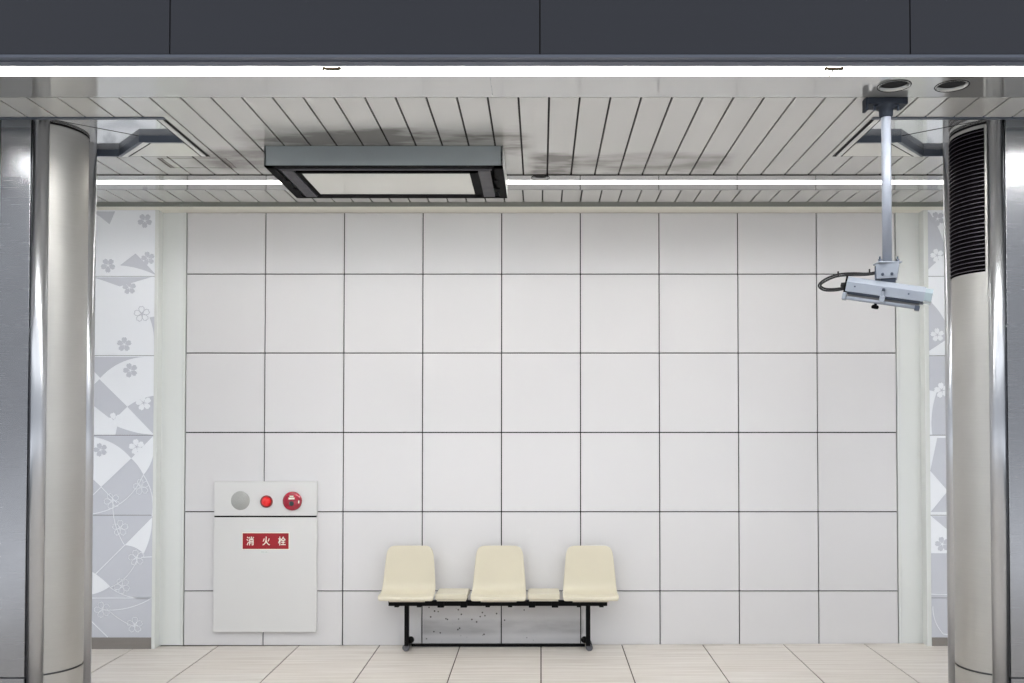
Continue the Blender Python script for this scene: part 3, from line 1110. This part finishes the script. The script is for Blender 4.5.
# ------------------------------------------------------------------ hydrant cabinet
Hc = empty('fire_hydrant_cabinet', (-2.078, WALL_Y, .111))
b = MB()
b.box(-.388, .388, -.028, -.002, 0, 1.131, 0, .004)
b.build('backplate', 'cabinet', Hc)
b = MB()
b.box(-.388, .388, -.036, -.0282, 0.0, .861, 0, .003)
b.build('door', 'cabinet', Hc)
b = MB()
b.box(-.386, .386, -.036, -.0282, .873, 1.131, 0, .003)
b.build('top_panel', 'cabinet', Hc)
b = MB()
b.box(-.386, .386, -.030, -.0278, .860, .874, 0)
b.build('seam', 'joint', Hc)
b = MB()
b.lathe([(0, .004), (.068, .004), (.071, 0)], (-.188, -.036, .987), (0, -1, 0), 40)
sp = b.build('speaker', 'spk', Hc)
b = MB()
b.lathe([(.047, 0), (.046, .008), (.038, .012), (.036, .006)], (.009, -.036, .98), (0, -1, 0), 32)
b.build('lamp_rim', 'red_rim', Hc)
b = MB()
b.lathe([(.037, .004), (.036, .012), (.032, .022), (.020, .032), (0, .036)], (.009, -.036, .98), (0, -1, 0), 32)
b.build('lamp_lens', 'red_lamp', Hc)
b = MB()
b.lathe([(.072, 0), (.071, .014), (.066, .022), (.05, .026), (0, .027)], (.205, -.036, .984), (0, -1, 0), 40)
al = b.build('alarm', 'red_alarm', Hc)
for (a, c, d, e, yb) in ((.182, .228, .998, 1.012, -.0625), (.190, .220, 1.016, 1.026, -.0625), (.255, .262, .968, .990, -.0605)):
    b = MB()
    b.box(a, c, yb - .0035, yb, d, e, 0, .001)
    b.build('alarm_label', 'sign_white', al)
b = MB()
b.lathe([(.017, 0), (.017, .005), (.012, .007), (0, .006)], (.204, -.0620, .966), (0, -1, 0), 20)
b.build('alarm_button', 'alarm_dark', al)
b = MB()
b.box(-.174, .184, -.0385, -.0358, .618, .748, 0, .001)
pl = b.build('sign_plate', 'sign_white', Hc)
b = MB()
b.box(-.168, .178, -.0400, -.0383, .624, .742, 0, .001)
b.build('sign_field', 'sign_red', pl)
b = MB()
b.box(-.038, .028, -.0372, -.0358, .590, .612, 0)
st = b.build('sticker', 'trim', Hc)
b = MB()
b.box(-.028, -.004, -.0376, -.0371, .600, .6025, 0)
b.box(.004, .018, -.0376, -.0371, .599, .602, 0)
b.build('print', 'spk', st)


def glyph(ch, x, z, size, parent):
    cu = bpy.data.curves.new('glyph', 'FONT')
    cu.body = ch
    cu.size = size
    cu.extrude = .0008
    cu.offset = .0009
    cu.align_x = 'CENTER'
    cu.align_y = 'CENTER'
    o = bpy.data.objects.new('glyph_tmp', cu)
    COL.objects.link(o)
    bpy.context.view_layer.update()
    dg = bpy.context.evaluated_depsgraph_get()
    me = bpy.data.meshes.new_from_object(o.evaluated_get(dg))
    bpy.data.objects.remove(o)
    n = bpy.data.objects.new('character', me)
    me.materials.clear()
    me.materials.append(M['sign_white'])
    COL.objects.link(n)
    n.parent = parent
    # centre on its own box
    xs_ = [v_.co.x for v_ in me.vertices] or [0]
    ys_ = [v_.co.y for v_ in me.vertices] or [0]
    c = Vector(((min(xs_) + max(xs_)) / 2, (min(ys_) + max(ys_)) / 2, 0))
    for v_ in me.vertices:
        v_.co = v_.co - c
    n.location = (x, -.0408, z)
    n.rotation_euler = (PI / 2, 0, 0)
    n.scale = (.86, 1.0, 1)
    return n


for ch, x in (('消', -.111), ('火', .010), ('栓', .128)):
    glyph(ch, x, .684, .070, pl)
tag(Hc, 'white wall-mounted fire hydrant cabinet with red lamp, red alarm and red sign', 'hydrant cabinet')

# ------------------------------------------------------------------ bench with three shells and two little tables
BY = 6.86
Bn = empty('station_bench', (-.31, BY, floor_z(BY)))          # local z carries the floor's slight cross fall


def shell_bm():
    """moulded seat: profile runs from front lip over the shallow pan and up the back"""
    prof = [  # y, z, half width, side curl
        (-.200, -.019, .194, .000), (-.208, -.006, .198, .000), (-.198, .008, .202, .002), (-.160, .012, .202, .008), (-.09, .006, .201, .014), (-.02, .004, .200, .018),
        (.06, .008, .199, .020), (.13, .022, .198, .022), (.175, .044, .197, .022), (.20, .074, .195, .020), (.215, .115, .192, .018), (.228, .170, .187, .015),
        (.240, .230, .182, .012), (.250, .280, .177, .010), (.256, .312, .171, .008), (.260, .333, .161, .005), (.262, .346, .145, .003), (.263, .353, .118, .001)]
    prof = [((y + .208) * .50 - .145, z, hw, cl) for y, z, hw, cl in prof]
    bm = bmesh.new()
    n = 16
    rows = []
    for i, (y, z, hw, cl) in enumerate(prof):
        j0, j1 = prof[max(0, i - 1)], prof[min(len(prof) - 1, i + 1)]
        t = Vector((0, j1[0] - j0[0], j1[1] - j0[1])).normalized()
        nn = Vector((0, -t.z, t.y))                       # towards the sitter
        row = []
        for k in range(n + 1):
            u = -1 + 2 * k / n
            p = Vector((hw * u, y, z)) + nn * cl * (abs(u) ** 3)
            row.append(bm.verts.new(p))
        rows.append(row)
    for p, q in zip(rows, rows[1:]):
        for k in range(n):
            f = bm.faces.new((p[k], p[k + 1], q[k + 1], q[k]))
            f.smooth = True
    bmesh.ops.recalc_face_normals(bm, faces=bm.faces[:])
    return bm


me = bpy.data.meshes.new('seat_shell')
bm = shell_bm()
bm.to_mesh(me)
bm.free()
me.materials.append(M['seat'])
SEATS = (-.664, .002, .670)
TABLES = (-.337, .330)
for sx in SEATS:
    o = bpy.data.objects.new('seat_shell', me)
    COL.objects.link(o)
    o.parent = Bn
    o.location = (sx, 0, .420)
    md = o.modifiers.new('thickness', 'SOLIDIFY')
    md.thickness = .009
    md.offset = 0
    md2 = o.modifiers.new('soft', 'SUBSURF')
    md2.levels = 1
    md2.render_levels = 2
    for yy_ in (-.075, .02):
        bb = MB()
        bb.box(-.13, .13, yy_, yy_ + .025, -.038, .004, 0, .003)
        bb.build('support_rib', 'cream_dull', o)
for sx in TABLES:
    bb = MB()
    bb.box(sx - .115, sx + .115, -.14, .13, .412, .450, 0, .007)
    tb = bb.build('side_table', 'seat', Bn)
    bb = MB()
    bb.box(sx - .105, sx + .105, -.125, .12, .398, .4115, 0)
    bb.build('underside', 'cream_dull', tb)
bb = MB()
bb.box(-.806, .795, -.030, .010, .346, .386, 0, .003)
bb.build('beam', 'black', Bn)
for sx in SEATS:
    for d in (-.082, .082):
        bb = MB()
        bb.box(sx + d - .016, sx + d + .016, -.036, .05, .338, .346, 0, .001)
        bb.box(sx + d - .012, sx + d + .012, -.034, .05, .386, .402, 0, .001)
        bb.build('mounting_clamp', 'black', Bn)
for sx in TABLES:
    for d in (-.086, .082):
        bb = MB()
        bb.box(sx + d - .024, sx + d + .024, -.042, .06, .336, .3955, 0, .004)
        bb.build('mounting_clamp', 'black', Bn)
for i, sx in enumerate((-.677, .656)):
    bb = MB()
    bb.box(sx - .016, sx + .016, -.005, .035, .05, .346, 0, .003)
    bb.build('leg', 'black', Bn)
    bb = MB()
    fx = (-.681, .665)[i]
    bb.tube([(fx, .01, .036), (fx, .16, .036 + .13 * SLOPE)], .024, 18)
    ft = bb.build('foot', 'black', Bn)
    bb = MB()
    bb.lathe([(.026, -.004), (.026, .008), (.020, .010), (.016, .004), (0, .003)], (fx, .01, .0362), (0, -1, 0), 20)
    bb.build('end_cap', 'frame_grey', ft)
    bb = MB()
    kx = sx + (.024 if i == 0 else -.024)
    bb.lathe([(0, -.022), (.02, -.02), (.026, 0), (.02, .02), (0, .022)], (kx, .05, .084), (0, -1, 0), 16)
    bb.build('joint_knuckle', 'black', Bn)
bb = MB()
bb.box(-.66, .64,   .125, .150, .016, .036, 0, .003)
bb.build('stretcher', 'black', Bn)
tag(Bn, 'three cream plastic seat shells with two small tables on a black bench frame', 'bench')
